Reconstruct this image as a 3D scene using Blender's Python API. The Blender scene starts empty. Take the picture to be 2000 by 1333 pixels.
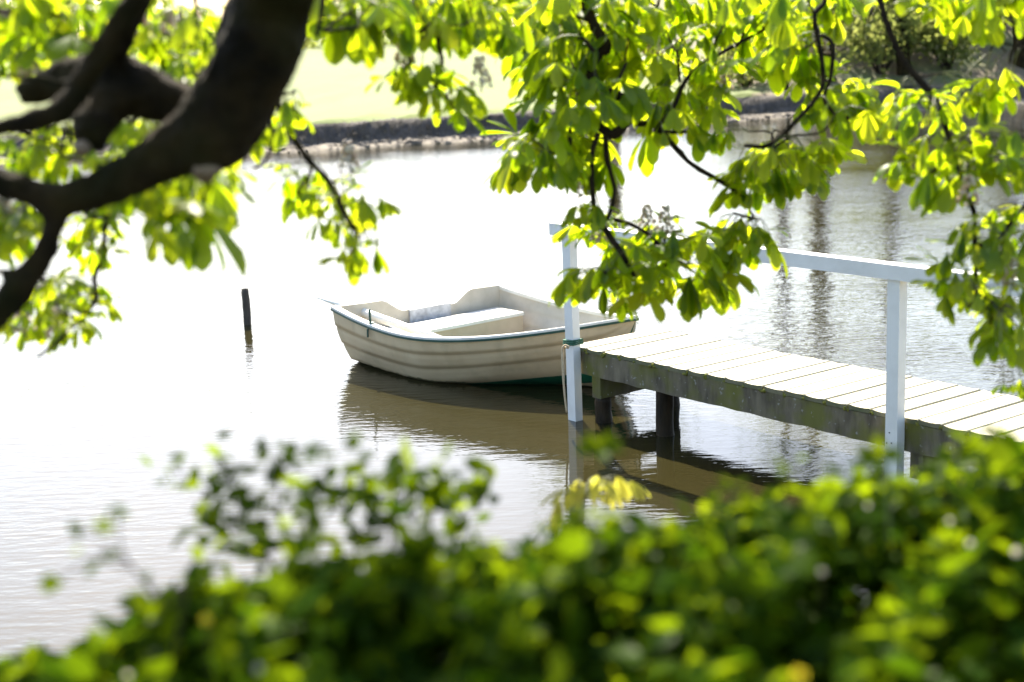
import bpy, math, random
import numpy as np
from mathutils import Vector, Matrix

SC = bpy.context.scene
COL = SC.collection
rng = np.random.default_rng(11)
random.seed(11)

# ------------------------------------------------------------------ camera
F = 2980.0                      # focal length in pixels of a 2000 px wide frame
EYE = np.array([0.0, 0.0, 2.85])
PITCH, ROLL = math.radians(11.6), math.radians(2.0)
FW = np.array([0, math.cos(PITCH), -math.sin(PITCH)])
RT = np.array([1.0, 0, 0])
UP = np.array([0, math.sin(PITCH), math.cos(PITCH)])
XC = math.cos(ROLL) * RT - math.sin(ROLL) * UP
YC = math.sin(ROLL) * RT + math.cos(ROLL) * UP
cam_data = bpy.data.cameras.new("camera")
cam = bpy.data.objects.new("camera", cam_data)
COL.objects.link(cam)
m = Matrix.Identity(4)
for i in range(3):
    m[i][0], m[i][1], m[i][2], m[i][3] = XC[i], YC[i], -FW[i], EYE[i]
cam.matrix_world = m
cam_data.sensor_width = 36.0
cam_data.lens = 36.0 * F / 2000.0
cam_data.clip_start = 0.05
cam_data.clip_end = 3000.0
cam_data.dof.use_dof = True
cam_data.dof.focus_distance = 10.6
cam_data.dof.aperture_fstop = 1.8
SC.camera = cam

# ------------------------------------------------------------------ light
SUN_EL, SUN_AZ = math.radians(43), math.radians(-9)      # ahead of the camera, a little to the left
w = bpy.data.worlds.new("World")
SC.world = w
w.use_nodes = True
nt = w.node_tree
sky = nt.nodes.new("ShaderNodeTexSky")
sky.sky_type = 'NISHITA'
sky.sun_disc = False
sky.sun_elevation = SUN_EL
sky.sun_rotation = SUN_AZ
sky.air_density = 1.0
sky.dust_density = 1.8
bg = nt.nodes["Background"]
bg.inputs[1].default_value = 0.125
nt.links.new(sky.outputs[0], bg.inputs[0])
sd = bpy.data.lights.new("sun", 'SUN')
sd.energy = 5.0
sd.angle = math.radians(0.55)
sd.color = (1.0, 0.92, 0.76)
sun = bpy.data.objects.new("sun", sd)
COL.objects.link(sun)
to_sun = Vector((math.sin(SUN_AZ) * math.cos(SUN_EL), math.cos(SUN_AZ) * math.cos(SUN_EL), math.sin(SUN_EL)))
sun.rotation_euler = to_sun.to_track_quat('Z', 'Y').to_euler()
SC.view_settings.view_transform = 'Standard'
SC.view_settings.look = 'None'
SC.view_settings.gamma = 1.0
SC.view_settings.exposure = 1.95
SC.render.engine = 'CYCLES'
SC.cycles.use_denoising = True
SC.cycles.max_bounces = 8
SC.cycles.transmission_bounces = 6
SC.cycles.sample_clamp_indirect = 6.0


# ------------------------------------------------------------------ helpers
def ray(u, v):
    return FW + XC * (u - 1000.0) / F - YC * (v - 666.5) / F


def at(u, v, d):
    """The point of the place that the photograph shows at (u, v), d metres ahead."""
    return EYE + ray(u, v) * d


def on_z(u, v, z=0.0):
    r = ray(u, v)
    return EYE + r * ((z - EYE[2]) / r[2])


def to_px(p):
    q = np.asarray(p) - EYE
    d = q @ FW
    return 1000 + F * (q @ XC) / d, 666.5 - F * (q @ YC) / d, d


def tag(o, label=None, cat=None, group=None, kind=None):
    if label: o["label"] = label
    if cat: o["category"] = cat
    if group: o["group"] = group
    if kind: o["kind"] = kind
    return o


def empty(name, loc, rz=0.0):
    o = bpy.data.objects.new(name, None)
    COL.objects.link(o)
    o.location = loc
    o.rotation_euler = (0, 0, rz)
    o.empty_display_size = 0.1
    return o


class MB:
    """Collects shapes and links them as one mesh object."""
    def __init__(self):
        self.v, self.f, self.mi, self.n = [], [], [], 0
        self.var, self.luv = [], []

    def add(self, verts, faces, mat=0, var=None, luv=None):
        verts = np.asarray(verts, float)
        k = len(verts)
        self.v.append(verts)
        n = self.n
        self.f.extend([tuple(i + n for i in f) for f in faces])
        self.mi.extend([mat] * len(faces))
        self.var.append(np.full(k, 0.5) if var is None else np.broadcast_to(np.asarray(var, float), (k,)))
        self.luv.append(np.zeros((k, 3)) if luv is None else np.asarray(luv, float))
        self.n += k

    def box(self, c, half, ax=None, mat=0):
        ax = np.eye(3) if ax is None else np.asarray(ax)
        s = np.array([[x, y, z] for x in (-1, 1) for y in (-1, 1) for z in (-1, 1)], float)
        self.add(np.asarray(c) + (s * np.asarray(half)) @ ax,
                 [(0, 1, 3, 2), (4, 6, 7, 5), (0, 4, 5, 1), (2, 3, 7, 6), (0, 2, 6, 4), (1, 5, 7, 3)], mat)

    def tube(self, pts, rad, seg=8, mat=0, rough=0.0, smooth=4, cap=True, var=None):
        pts = np.asarray(pts, float)
        rad = np.broadcast_to(np.asarray(rad, float), (len(pts),)).copy()
        if smooth > 1 and len(pts) > 2:
            pts, rad = catmull(pts, rad, smooth)
        k = len(pts)
        tg = np.gradient(pts, axis=0)
        tg /= np.linalg.norm(tg, axis=1)[:, None] + 1e-9
        ref = np.array([0.3, 0.2, 0.93])
        if abs(tg[0] @ ref) > 0.9: ref = np.array([0.9, 0.3, 0.1])
        nx = np.cross(tg[0], ref); nx /= np.linalg.norm(nx)
        V = []
        a = np.arange(seg) * 2 * math.pi / seg
        for i in range(k):
            nx = nx - tg[i] * (nx @ tg[i]); nx /= np.linalg.norm(nx) + 1e-9
            ny = np.cross(tg[i], nx)
            r = rad[i] * (1 + rough * rng.normal(size=seg))
            V.append(pts[i] + (np.cos(a) * r)[:, None] * nx + (np.sin(a) * r)[:, None] * ny)
        V = np.concatenate(V)
        Fc = []
        for i in range(k - 1):
            for j in range(seg):
                b, c = i * seg + j, i * seg + (j + 1) % seg
                Fc.append((b, c, c + seg, b + seg))
        if cap:
            Fc.append(tuple(range(seg - 1, -1, -1)))
            Fc.append(tuple(range((k - 1) * seg, k * seg)))
        self.add(V, Fc, mat, var=var)

    def blob(self, c, r, mat=0, nu=7, nv=5, jit=0.15):
        c = np.asarray(c, float); r = np.broadcast_to(np.asarray(r, float), (3,))
        V = [[0, 0, -1]]
        for i in range(1, nv):
            t = math.pi * i / nv
            for j in range(nu):
                a = 2 * math.pi * j / nu
                V.append([math.sin(t) * math.cos(a), math.sin(t) * math.sin(a), -math.cos(t)])
        V.append([0, 0, 1])
        V = np.array(V) * (1 + jit * rng.normal(size=(len(V), 1)))
        Fc = [(0, 1 + (j + 1) % nu, 1 + j) for j in range(nu)]
        for i in range(nv - 2):
            for j in range(nu):
                a, b = 1 + i * nu + j, 1 + i * nu + (j + 1) % nu
                Fc.append((a, b, b + nu, a + nu))
        o = 1 + (nv - 2) * nu
        Fc += [(o + j, o + (j + 1) % nu, len(V) - 1) for j in range(nu)]
        self.add(c + V * r, Fc, mat)

    def build(self, name, mats, parent=None, smooth=False, loc=None):
        me = bpy.data.meshes.new(name)
        V = np.concatenate(self.v) if self.v else np.zeros((0, 3))
        me.from_pydata(V.tolist(), [], self.f)
        if not isinstance(mats, (list, tuple)): mats = [mats]
        for mt in mats: me.materials.append(mt)
        me.polygons.foreach_set("material_index", self.mi)
        a = me.attributes.new("var", 'FLOAT', 'POINT')
        a.data.foreach_set("value", np.concatenate(self.var).astype(np.float32))
        a = me.attributes.new("luv", 'FLOAT_VECTOR', 'POINT')
        a.data.foreach_set("vector", np.concatenate(self.luv).astype(np.float32).ravel())
        if smooth: me.polygons.foreach_set("use_smooth", [True] * len(self.f))
        me.update()
        o = bpy.data.objects.new(name, me)
        COL.objects.link(o)
        if parent is not None:
            o.parent = parent
        return o


def catmull(p, r, n):
    q = np.vstack([2 * p[0] - p[1], p, 2 * p[-1] - p[-2]])
    s = np.concatenate([[r[0]], r, [r[-1]]])
    P, R_ = [], []
    for i in range(1, len(q) - 2):
        for k in range(n):
            t = k / n
            c = 0.5 * np.array([-t + 2 * t**2 - t**3, 2 - 5 * t**2 + 3 * t**3, t + 4 * t**2 - 3 * t**3, -t**2 + t**3])
            P.append(c @ q[i - 1:i + 3])
            R_.append(s[i] * (1 - t) + s[i + 1] * t)
    P.append(p[-1]); R_.append(r[-1])
    return np.array(P), np.array(R_)


# ------------------------------------------------------------------ materials
def new_mat(name):
    mt = bpy.data.materials.new(name)
    mt.use_nodes = True
    t = mt.node_tree
    return mt, t, t.nodes["Principled BSDF"], t.nodes["Material Output"]


def ramp(t, fac, stops):
    r = t.nodes.new("ShaderNodeValToRGB")
    el = r.color_ramp.elements
    while len(el) < len(stops): el.new(0.5)
    for e, (p, c) in zip(el, stops):
        e.position = p
        e.color = (*c, 1) if len(c) == 3 else c
    t.links.new(fac, r.inputs[0])
    return r.outputs[0]


def noise(t, scale, detail=5.0, vec=None, stretch=None, rough=0.55):
    n = t.nodes.new("ShaderNodeTexNoise")
    n.inputs["Scale"].default_value = scale
    n.inputs["Detail"].default_value = detail
    n.inputs["Roughness"].default_value = rough
    if vec is None:
        vec = t.nodes.new("ShaderNodeTexCoord").outputs["Object"]
    if stretch:
        mp = t.nodes.new("ShaderNodeMapping")
        mp.inputs["Scale"].default_value = stretch
        t.links.new(vec, mp.inputs[0]); vec = mp.outputs[0]
    t.links.new(vec, n.inputs["Vector"])
    return n.outputs["Fac"]


def mixc(t, fac, a, b):
    mx = t.nodes.new("ShaderNodeMix")
    mx.data_type = 'RGBA'
    for s, k in ((fac, 0), (a, 6), (b, 7)):
        if isinstance(s, (int, float)): mx.inputs[k].default_value = s
        elif isinstance(s, tuple): mx.inputs[k].default_value = (*s, 1)
        else: t.links.new(s, mx.inputs[k])
    return mx.outputs[2]


def math_n(t, op, a, b=None, clamp=False):
    n = t.nodes.new("ShaderNodeMath")
    n.operation = op; n.use_clamp = clamp
    for i, s in enumerate((a, b)):
        if s is None: continue
        if isinstance(s, (int, float)): n.inputs[i].default_value = s
        else: t.links.new(s, n.inputs[i])
    return n.outputs[0]


def bump(t, bsdf, h, strength, dist=0.01):
    b = t.nodes.new("ShaderNodeBump")
    b.inputs["Strength"].default_value = strength
    b.inputs["Distance"].default_value = dist
    t.links.new(h, b.inputs["Height"])
    t.links.new(b.outputs[0], bsdf.inputs["Normal"])


def attr(t, name):
    a = t.nodes.new("ShaderNodeAttribute")
    a.attribute_name = name
    return a


def plain(name, c1, c2, scale=6.0, rough=0.6, bs=0.2, bd=0.004, stretch=None, lo=0.35, hi=0.65):
    mt, t, b, o = new_mat(name)
    n = noise(t, scale, stretch=stretch)
    t.links.new(ramp(t, n, [(lo, c1), (hi, c2)]), b.inputs["Base Color"])
    b.inputs["Roughness"].default_value = rough
    if bs: bump(t, b, noise(t, scale * 6, stretch=stretch), bs, bd)
    return mt


def leaf_mat(name, dark, light, tr_dark, tr_light, mixf=0.5, gloss=0.06, veins=True):
    mt, t, b, o = new_mat(name)
    t.nodes.remove(b)
    var = attr(t, "var").outputs["Fac"]
    cd = ramp(t, var, [(0.0, dark), (1.0, light)])
    ct = ramp(t, var, [(0.0, tr_dark), (1.0, tr_light)])
    if veins:
        uv = attr(t, "luv").outputs["Vector"]
        sp = t.nodes.new("ShaderNodeSeparateXYZ"); t.links.new(uv, sp.inputs[0])
        ax = math_n(t, 'ABSOLUTE', sp.outputs[0])
        q = math_n(t, 'SUBTRACT', math_n(t, 'MULTIPLY', sp.outputs[1], 9.0), math_n(t, 'MULTIPLY', ax, 3.5))
        s = math_n(t, 'PINGPONG', q, 0.5)
        lat = math_n(t, 'LESS_THAN', s, 0.09)
        mid = math_n(t, 'LESS_THAN', ax, 0.07)
        vf = math_n(t, 'MULTIPLY', math_n(t, 'MAXIMUM', math_n(t, 'MULTIPLY', lat, 0.5), mid), 0.5)
        ct = mixc(t, vf, ct, tr_dark)
        blot = noise(t, 14.0, 3.0)
        ct = mixc(t, math_n(t, 'MULTIPLY', math_n(t, 'SUBTRACT', blot, 0.35, True), 0.8), ct, tr_dark)
    d = t.nodes.new("ShaderNodeBsdfDiffuse"); t.links.new(cd, d.inputs[0])
    r = t.nodes.new("ShaderNodeBsdfTranslucent"); t.links.new(ct, r.inputs[0])
    g = t.nodes.new("ShaderNodeBsdfGlossy"); g.inputs["Roughness"].default_value = 0.38
    m1 = t.nodes.new("ShaderNodeMixShader"); m1.inputs[0].default_value = mixf
    t.links.new(d.outputs[0], m1.inputs[1]); t.links.new(r.outputs[0], m1.inputs[2])
    m2 = t.nodes.new("ShaderNodeMixShader"); m2.inputs[0].default_value = gloss
    t.links.new(m1.outputs[0], m2.inputs[1]); t.links.new(g.outputs[0], m2.inputs[2])
    t.links.new(m2.outputs[0], o.inputs[0])
    return mt


M = {}
M['chestnut_leaf'] = leaf_mat("chestnut_leaf", (.030, .080, .003), (.060, .120, .004), (.34, .50, .003), (.68, .73, .014), 0.64, gloss=0.018)
M['sapling_leaf'] = leaf_mat("sapling_leaf", (.10, .13, .02), (.16, .15, .03), (.60, .60, .05), (.72, .66, .10), 0.65, gloss=.015)
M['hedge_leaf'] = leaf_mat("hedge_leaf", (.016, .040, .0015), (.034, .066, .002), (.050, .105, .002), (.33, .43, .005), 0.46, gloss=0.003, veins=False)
M['far_leaf'] = leaf_mat("far_leaf", (.075, .10, .025), (.12, .12, .045), (.20, .26, .05), (.36, .38, .10), 0.5, gloss=0.0, veins=False)
M['petiole'] = plain("petiole", (.07, .09, .02), (.11, .10, .03), 20, 0.5, 0)
M['bark'] = None
mt, t, b, o = new_mat("bark")
n1 = noise(t, 9.0, 6.0); n2 = noise(t, 3.0, 4.0)
c = ramp(t, n1, [(0.35, (.007, .005, .002)), (0.65, (.036, .023, .008))])
c = mixc(t, math_n(t, 'MULTIPLY', math_n(t, 'SUBTRACT', n2, 0.45, True), 2.5, True), c, (.026, .027, .004))
b.inputs['Specular IOR Level'].default_value = 0.12
t.links.new(c, b.inputs["Base Color"]); b.inputs["Roughness"].default_value = 0.9
bump(t, b, noise(t, 28.0, 8.0, stretch=(1.5, 1.5, .5), rough=.7), 1.0, 0.02)
M['bark'] = mt
M['twig'] = plain("twig_bark", (.010, .007, .005), (.032, .021, .013), 30, 0.9, 0.3, 0.002)
M['twig'].node_tree.nodes['Principled BSDF'].inputs['Specular IOR Level'].default_value = .12
M['cut_wood'] = plain("cut_wood", (.16, .11, .07), (.24, .17, .11), 20, 0.8, 0.3)
M['flower'] = leaf_mat("flower_petal", (.75, .68, .60), (.82, .74, .68), (.70, .62, .55), (.78, .70, .62), 0.5, gloss=.0, veins=False)
M['bud'] = plain("flower_bud", (.42, .24, .18), (.60, .45, .28), 60, 0.6, 0)
M['yellow_spot'] = leaf_mat("yellow_petal", (.75, .58, .02), (.80, .62, .03), (.75, .60, .02), (.80, .65, .03), 0.5, gloss=.02, veins=False)
M['white_paint'] = plain("white_paint", (.63, .61, .575), (.73, .71, .675), 7, 0.5, 0.08, 0.002, lo=.25, hi=.6)
M['rope_tan'] = plain("rope_tan", (.42, .30, .17), (.55, .42, .26), 80, 0.8, 0.6, 0.003)
M['rope_green'] = plain("rope_green", (.015, .07, .04), (.03, .12, .06), 60, 0.7, 0.5, 0.003)
M['green_rubber'] = plain("green_rubber", (.006, .045, .030), (.012, .065, .042), 12, 0.45, 0.1)
M['green_paint'] = plain("green_paint", (.012, .10, .055), (.02, .13, .07), 8, 0.4, 0.1)
M['boat_inner'] = plain("boat_inner", (.40, .355, .28), (.50, .45, .36), 5, 0.4, 0.08, 0.002)
M['boat_rim'] = plain("boat_rim", (.62, .59, .52), (.70, .67, .60), 8, 0.35, 0.05, 0.002)
M['bench_face_shade'] = plain("bench_face_shade", (.44, .35, .235), (.52, .42, .29), 5, 0.45, 0.08, 0.002)  # bench sides darker than the seat top, their shade painted in
M['motor_pad'] = plain("motor_pad", (.32, .32, .33), (.52, .52, .53), 14, 0.6, 0.1)
M['oar_paint'] = plain("oar_paint", (.74, .70, .60), (.82, .79, .70), 9, 0.4, 0.05)
M['stake'] = plain("stake_wood", (.035, .026, .018), (.085, .065, .045), 16, 0.85, 0.6, 0.01, stretch=(1, 1, .2))
M['stone'] = plain("bank_stone", (.10, .075, .055), (.20, .165, .125), 2.0, 0.9, 0.4, 0.02)

# hull: cream gelcoat, dirty towards the water, algae just above it (real stains)
mt, t, b, o = new_mat("boat_hull")
tc = t.nodes.new("ShaderNodeTexCoord").outputs["Object"]
sp = t.nodes.new("ShaderNodeSeparateXYZ"); t.links.new(tc, sp.inputs[0])
c = ramp(t, noise(t, 4.0, 6.0), [(0.3, (.60, .44, .26)), (0.7, (.71, .55, .345))])
gr = noise(t, 7.0, 6.0, stretch=(1, 1, .35))
st = math_n(t, 'MULTIPLY', math_n(t, 'SUBTRACT', gr, 0.5, True), 2.2, True)
c = mixc(t, math_n(t, 'MULTIPLY', st, 0.6), c, (.30, .24, .13))
wl = math_n(t, 'ADD', sp.outputs[2], math_n(t, 'MULTIPLY', math_n(t, 'SUBTRACT', noise(t, 9.0, 5.0), 0.5), 0.07))
c = mixc(t, math_n(t, 'MULTIPLY', math_n(t, 'LESS_THAN', wl, 0.022), 0.85), c, (.10, .09, .04))
t.links.new(c, b.inputs["Base Color"]); b.inputs["Roughness"].default_value = 0.38
bump(t, b, noise(t, 12.0), 0.06, 0.003)
M['boat_hull'] = mt

# deck boards: silvered wood, tone differs from board to board
mt, t, b, o = new_mat("deck_boards")
var = attr(t, "var").outputs["Fac"]
g = noise(t, 5.0, 6.0, vec=attr(t, "luv").outputs["Vector"], stretch=(1.0, 14.0, 1.0))
c = ramp(t, g, [(0.3, (.27, .245, .165)), (0.7, (.41, .375, .26))])
c = mixc(t, math_n(t, 'MULTIPLY', var, 0.4), c, (.42, .36, .25))
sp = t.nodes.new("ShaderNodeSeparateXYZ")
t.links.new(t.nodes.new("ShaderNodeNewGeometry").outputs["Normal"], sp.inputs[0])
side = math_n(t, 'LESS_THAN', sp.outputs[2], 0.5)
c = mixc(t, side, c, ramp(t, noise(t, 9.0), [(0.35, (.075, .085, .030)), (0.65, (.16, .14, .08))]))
t.links.new(c, b.inputs["Base Color"]); b.inputs["Roughness"].default_value = 0.75
bump(t, b, g, 0.3, 0.004)
M['deck'] = mt

# wet mossy timber under the deck
mt, t, b, o = new_mat("mossy_timber")
g = noise(t, 12.0, 6.0, stretch=(1, 1, .3))
c = ramp(t, g, [(0.3, (.055, .043, .025)), (0.75, (.20, .165, .105))])
ms = math_n(t, 'MULTIPLY', math_n(t, 'SUBTRACT', noise(t, 3.2, 5.0), 0.44, True), 6.0, True)
c = mixc(t, math_n(t, 'MULTIPLY', ms, 0.8), c, (.115, .115, .008))
lich = math_n(t, 'GREATER_THAN', noise(t, 26.0, 4.0), 0.66)
c = mixc(t, math_n(t, 'MULTIPLY', lich, 0.6), c, (.28, .27, .24))
t.links.new(c, b.inputs["Base Color"]); b.inputs["Roughness"].default_value = 0.85
bump(t, b, g, 0.6, 0.01)
M['mossy_timber'] = mt
M['wet_timber'] = plain("wet_timber", (.010, .007, .004), (.040, .026, .014), 14, 0.5, 0.6, 0.01, stretch=(1, 1, .25))
M['wet_timber'].node_tree.nodes['Principled BSDF'].inputs['Specular IOR Level'].default_value = .15
M['moss'] = plain("moss", (.10, .12, .015), (.22, .20, .03), 40, 0.95, 0.6, 0.01)

# lake water: brown and murky, wind ripples
mt, t, b, o = new_mat("lake_water")
b.inputs["Base Color"].default_value = (.021, .018, .0065, 1)
b.inputs["Roughness"].default_value = 0.04
b.inputs["IOR"].default_value = 1.33
tc = t.nodes.new("ShaderNodeTexCoord").outputs["Object"]
r1 = noise(t, 13.0, 3.0, vec=tc, stretch=(.36, 1.0, 1.0), rough=0.5)
r2 = noise(t, 1.3, 2.0, vec=tc, stretch=(.45, 1.0, 1.0))
patch = noise(t, 0.22, 2.0, vec=tc, stretch=(.7, 1.0, 1.0))
pf = ramp(t, patch, [(0.35, (.35, .35, .35)), (0.65, (1, 1, 1))])
hgt = math_n(t, 'ADD', math_n(t, 'MULTIPLY', r1, pf), math_n(t, 'MULTIPLY', r2, .6))
dst = t.nodes.new("ShaderNodeVectorMath"); dst.operation = 'DISTANCE'      # calmer water in the lee of the jetty
t.links.new(tc, dst.inputs[0]); dst.inputs[1].default_value = (1.0, 9.4, 0)
lee = t.nodes.new("ShaderNodeMapRange"); lee.interpolation_type = 'SMOOTHSTEP'
t.links.new(dst.outputs["Value"], lee.inputs[0])
for k_, v_ in ((1, 1.2), (2, 4.5), (3, .34), (4, 1.3)): lee.inputs[k_].default_value = v_
hgt = math_n(t, 'MULTIPLY', hgt, lee.outputs[0])
bump(t, b, hgt, 0.5, 0.020)
M['water'] = mt

# ground: soil under the hedge, lawn beyond, stones and earth at the far edge
mt, t, b, o = new_mat("ground")
tc = t.nodes.new("ShaderNodeTexCoord").outputs["Object"]
sp = t.nodes.new("ShaderNodeSeparateXYZ"); t.links.new(tc, sp.inputs[0])
n1 = noise(t, 0.35, 6.0, vec=tc); n2 = noise(t, 6.0, 5.0, vec=tc, stretch=(1, 1, .3))
n3 = noise(t, .25, 4.0, vec=tc, stretch=(.35, 1, 1))
lawn = ramp(t, n3, [(0.35, (.072, .105, .012)), (0.65, (.115, .130, .022))])
lawn = mixc(t, math_n(t, 'MULTIPLY', n2, 0.3), lawn, (.10, .14, .03))
earth = ramp(t, n2, [(0.35, (.030, .024, .020)), (0.7, (.085, .068, .055))])
stones = ramp(t, noise(t, 5.0, 3.0, vec=tc), [(0.4, (.07, .055, .045)), (0.62, (.18, .15, .11))])
wild = ramp(t, n1, [(0.35, (.065, .095, .018)), (0.5, (.12, .085, .05)), (0.65, (.10, .125, .025))])
zz = math_n(t, 'ADD', sp.outputs[2], math_n(t, 'MULTIPLY', math_n(t, 'SUBTRACT', n2, 0.5), 0.12))
hill = math_n(t, 'GREATER_THAN', math_n(t, 'ADD', sp.outputs[0], math_n(t, 'MULTIPLY', n1, 3.0)), 9.0)
c = mixc(t, hill, lawn, wild)
c = mixc(t, math_n(t, 'LESS_THAN', zz, 0.60), c, earth)
c = mixc(t, math_n(t, 'LESS_THAN', zz, 0.13), c, stones)
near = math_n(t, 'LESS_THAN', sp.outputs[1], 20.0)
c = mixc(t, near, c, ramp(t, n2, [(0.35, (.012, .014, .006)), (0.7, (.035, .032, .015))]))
t.links.new(c, b.inputs["Base Color"]); b.inputs["Roughness"].default_value = 0.95
bump(t, b, n2, 0.6, 0.05)
M['ground'] = mt


# ------------------------------------------------------------------ setting
def near_shore(x):
    return 4.6 + 0.42 * np.clip(x, 0, 12) + 0.05 * np.clip(-x, 0, 40) * 0


def far_shore(x):
    return .16 * np.sin(x * 1.7) + .10 * np.sin(x * 4.1 + 1) + np.interp(x, [-200, -60, -6.5, -4.9, -1.7, 6.5, 8.6, 16, 40, 200], [30, 35, 38.3, 38.3, 39.5, 44, 44.8, 47.2, 55, 90])


def sstep(a, b_, x):
    t_ = np.clip((x - a) / (b_ - a), 0, 1)
    return t_ * t_ * (3 - 2 * t_)


def far_height(x, off):
    z = np.interp(off, [-2, -.6, 0, .5, .8, 1.15, 1.6, 4, 30, 400], [-1.2, -.25, .0, .08, .14, .55, .66, .70, .95, 3.0])
    return z + sstep(6.5, 15, x) * (sstep(1.0, 9, off) * 2.6 + sstep(8, 40, off) * 2.5)


xs = np.unique(np.concatenate([np.linspace(-400, -30, 14), np.linspace(-30, 40, 141), np.linspace(40, 500, 16)]))
rows = []
for off in (-60, -20, -8, -5, -3.6, -2.8, -2.2, -1.6, -1.0, -.5, 0, .5, 1.2):
    y = near_shore(xs) + off
    z = np.interp(-off, [-1.2, 0, .5, 1.0, 2.2, 3.6, 60], [-.7, 0, .14, .4, 1.05, 1.25, 1.6]) + rng.normal(size=len(xs)) * .02
    rows.append(np.stack([xs, y, z], 1))
for off in (-2, -.6, 0, .25, .5, .65, .8, .95, 1.15, 1.35, 1.6, 2.2, 3, 4, 5.5, 7, 9, 12, 16, 22, 30, 45, 70, 110, 180, 320, 700):
    y = far_shore(xs) + off + (rng.normal(size=len(xs)) * .09 if .6 < off < 2.5 else 0)
    z = far_height(xs, off) + rng.normal(size=len(xs)) * (.035 if off < 10 else .05)
    rows.append(np.stack([xs, y, z], 1))
V = np.concatenate(rows); nxs = len(xs)
Fc = [(r * nxs + i, r * nxs + i + 1, (r + 1) * nxs + i + 1, (r + 1) * nxs + i) for r in range(len(rows) - 1) for i in range(nxs - 1)]
g = MB(); g.add(V, Fc); tag(g.build("ground", M['ground'], smooth=True), kind='structure')
g = MB()
g.add([(-400, 2, 0), (500, 2, 0), (500, 140, 0), (-400, 140, 0)], [(0, 1, 2, 3)])
tag(g.build("water", M['water']), kind='structure')


# ------------------------------------------------------------------ jetty
JD = np.array([.61, -.792, 0.0]); JD /= np.linalg.norm(JD)
JN = np.array([-JD[1], JD[0], 0.0])
JA = np.array([JD, JN, [0, 0, 1.0]])
DZ = 0.55


def jp(s, n, z):
    return JD * s + JN * n + np.array([0, 0, z])


S0, S1, N0, N1, PITCHW = -8.44, -1.2, 7.055, 7.915, 0.172
jb = jp(-8.37, 7.4, 0)
jetty = empty("jetty", (0, 0, 0))
tag(jetty, "weathered wooden plank jetty with a white handrail over the lake", "jetty")
dk = MB(); mo = MB()
s = S0
while s < S1:
    a = s + .005; e = s + PITCHW - .004 - abs(rng.normal()) * .003
    th = .032; cup = .004 + .004 * rng.random()
    n0 = N0 + rng.normal() * .005; n1 = N1 + rng.normal() * .006; dz = rng.normal() * .0015
    tilt = rng.normal() * .0015
    prof = [(a, -th), (a, -.006), (a + .006, 0)]
    for k in (.25, .5, .75): prof.append((a + (e - a) * k, -cup * 4 * k * (1 - k)))
    prof += [(e - .006, 0), (e, -.006), (e, -th)]
    vv, lu = [], []
    for nn in (n0, n1):
        for ps, pz in prof:
            vv.append(jp(ps, nn, DZ + pz + dz + tilt * (ps - a) / (e - a)))
            lu.append((nn + s * 7.3, ps, s * 3.1))
    k = len(prof)
    fc = [(i, i + 1, k + i + 1, k + i) for i in range(k - 1)] + [(0, k, 2 * k - 1, k - 1), tuple(range(k - 1, -1, -1)), tuple(range(k, 2 * k))]
    dk.add(vv, fc, var=rng.random(), luv=lu)
    for _ in range(3):
        mo.blob(jp(e + .004 + rng.normal() * .010, n0 + .004 + rng.random() * .012, DZ - .016 - rng.random() * .02), (.016, .012, .011), jit=.25)
    s += PITCHW
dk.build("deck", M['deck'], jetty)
mo.build("moss", M['moss'], jetty, smooth=True)
for nn in (N0 + .030, N1 - .05):
    st_ = MB()
    ks = np.linspace(S0 + .07, S1, 60)
    vv = []
    for q in ks:
        for dn, dz in ((-.024, -.205), (-.024, -.034), (.024, -.034), (.024, -.205)):
            vv.append(jp(q, nn + dn, DZ + dz + (rng.normal() * .003 if dz < -.1 else 0)))
    fc = [(4 * i + j, 4 * i + (j + 1) % 4, 4 * i + 4 + (j + 1) % 4, 4 * i + 4 + j) for i in range(59) for j in range(4)]
    fc += [(0, 1, 2, 3), (239, 238, 237, 236)]
    st_.add(vv, fc)
    st_.build("stringer", M['mossy_timber'], jetty)
for q in (-8.20, -5.36):
    cb = MB(); cb.box(jp(q, 7.475, .262), (.045, .40, .079), JA); cb.build("crossbeam", M['mossy_timber'], jetty)
for q, nn, r in ((-8.19, 7.13, .062), (-7.60, 7.19, .062), (-8.19, 7.82, .06), (-5.33, 7.16, .065), (-5.36, 7.80, .06)):
    pl = MB()
    pl.tube([jp(q, nn, -.6), jp(q + .003, nn, -.1), jp(q - .004, nn, .1), jp(q, nn, DZ - .036 if abs(q + 7.6) < .1 else .183)], [r * 1.02, r * 1.08, r, r * .97], 12, rough=.05, smooth=3)
    pl.build("piling", M['wet_timber'], jetty, smooth=True)
for q in (-8.37, -5.47, -2.6):
    hp = MB()
    lean = .012 if q < -8 else 0.0
    vv = []
    for z in (-.6, .1, .6, 1.366):
        for a, b2 in ((-.043, -.034), (.043, -.034), (.043, .034), (-.043, .034)):
            vv.append(jp(q + a - lean * z, 7.012 + b2, z))
    hp.add(vv, [(4 * i + j, 4 * i + (j + 1) % 4, 4 * i + 4 + (j + 1) % 4, 4 * i + 4 + j) for i in range(3) for j in range(4)] + [(3, 2, 1, 0), (12, 13, 14, 15)])
    o = hp.build("handrail_post", M['white_paint'], jetty)
    if q > -8:
        nh = MB()
        for dq, z in ((-.012, .46), (.004, .40), (-.030, .395), (.010, 1.39), (-.022, .10), (.012, .095)):
            nh.blob(jp(q + dq, 6.9775, z), (.0045, .0045, .0045), nu=7, nv=4, jit=.05)
        nh.build("nail_heads", M['wet_timber'], o)
hr = MB(); hr.box(jp((-8.55 - 1.0) / 2, 7.008, 1.410), ((8.55 - 1.0) / 2, .046, .043), JA)
hr.build("handrail", M['white_paint'], jetty)

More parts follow.
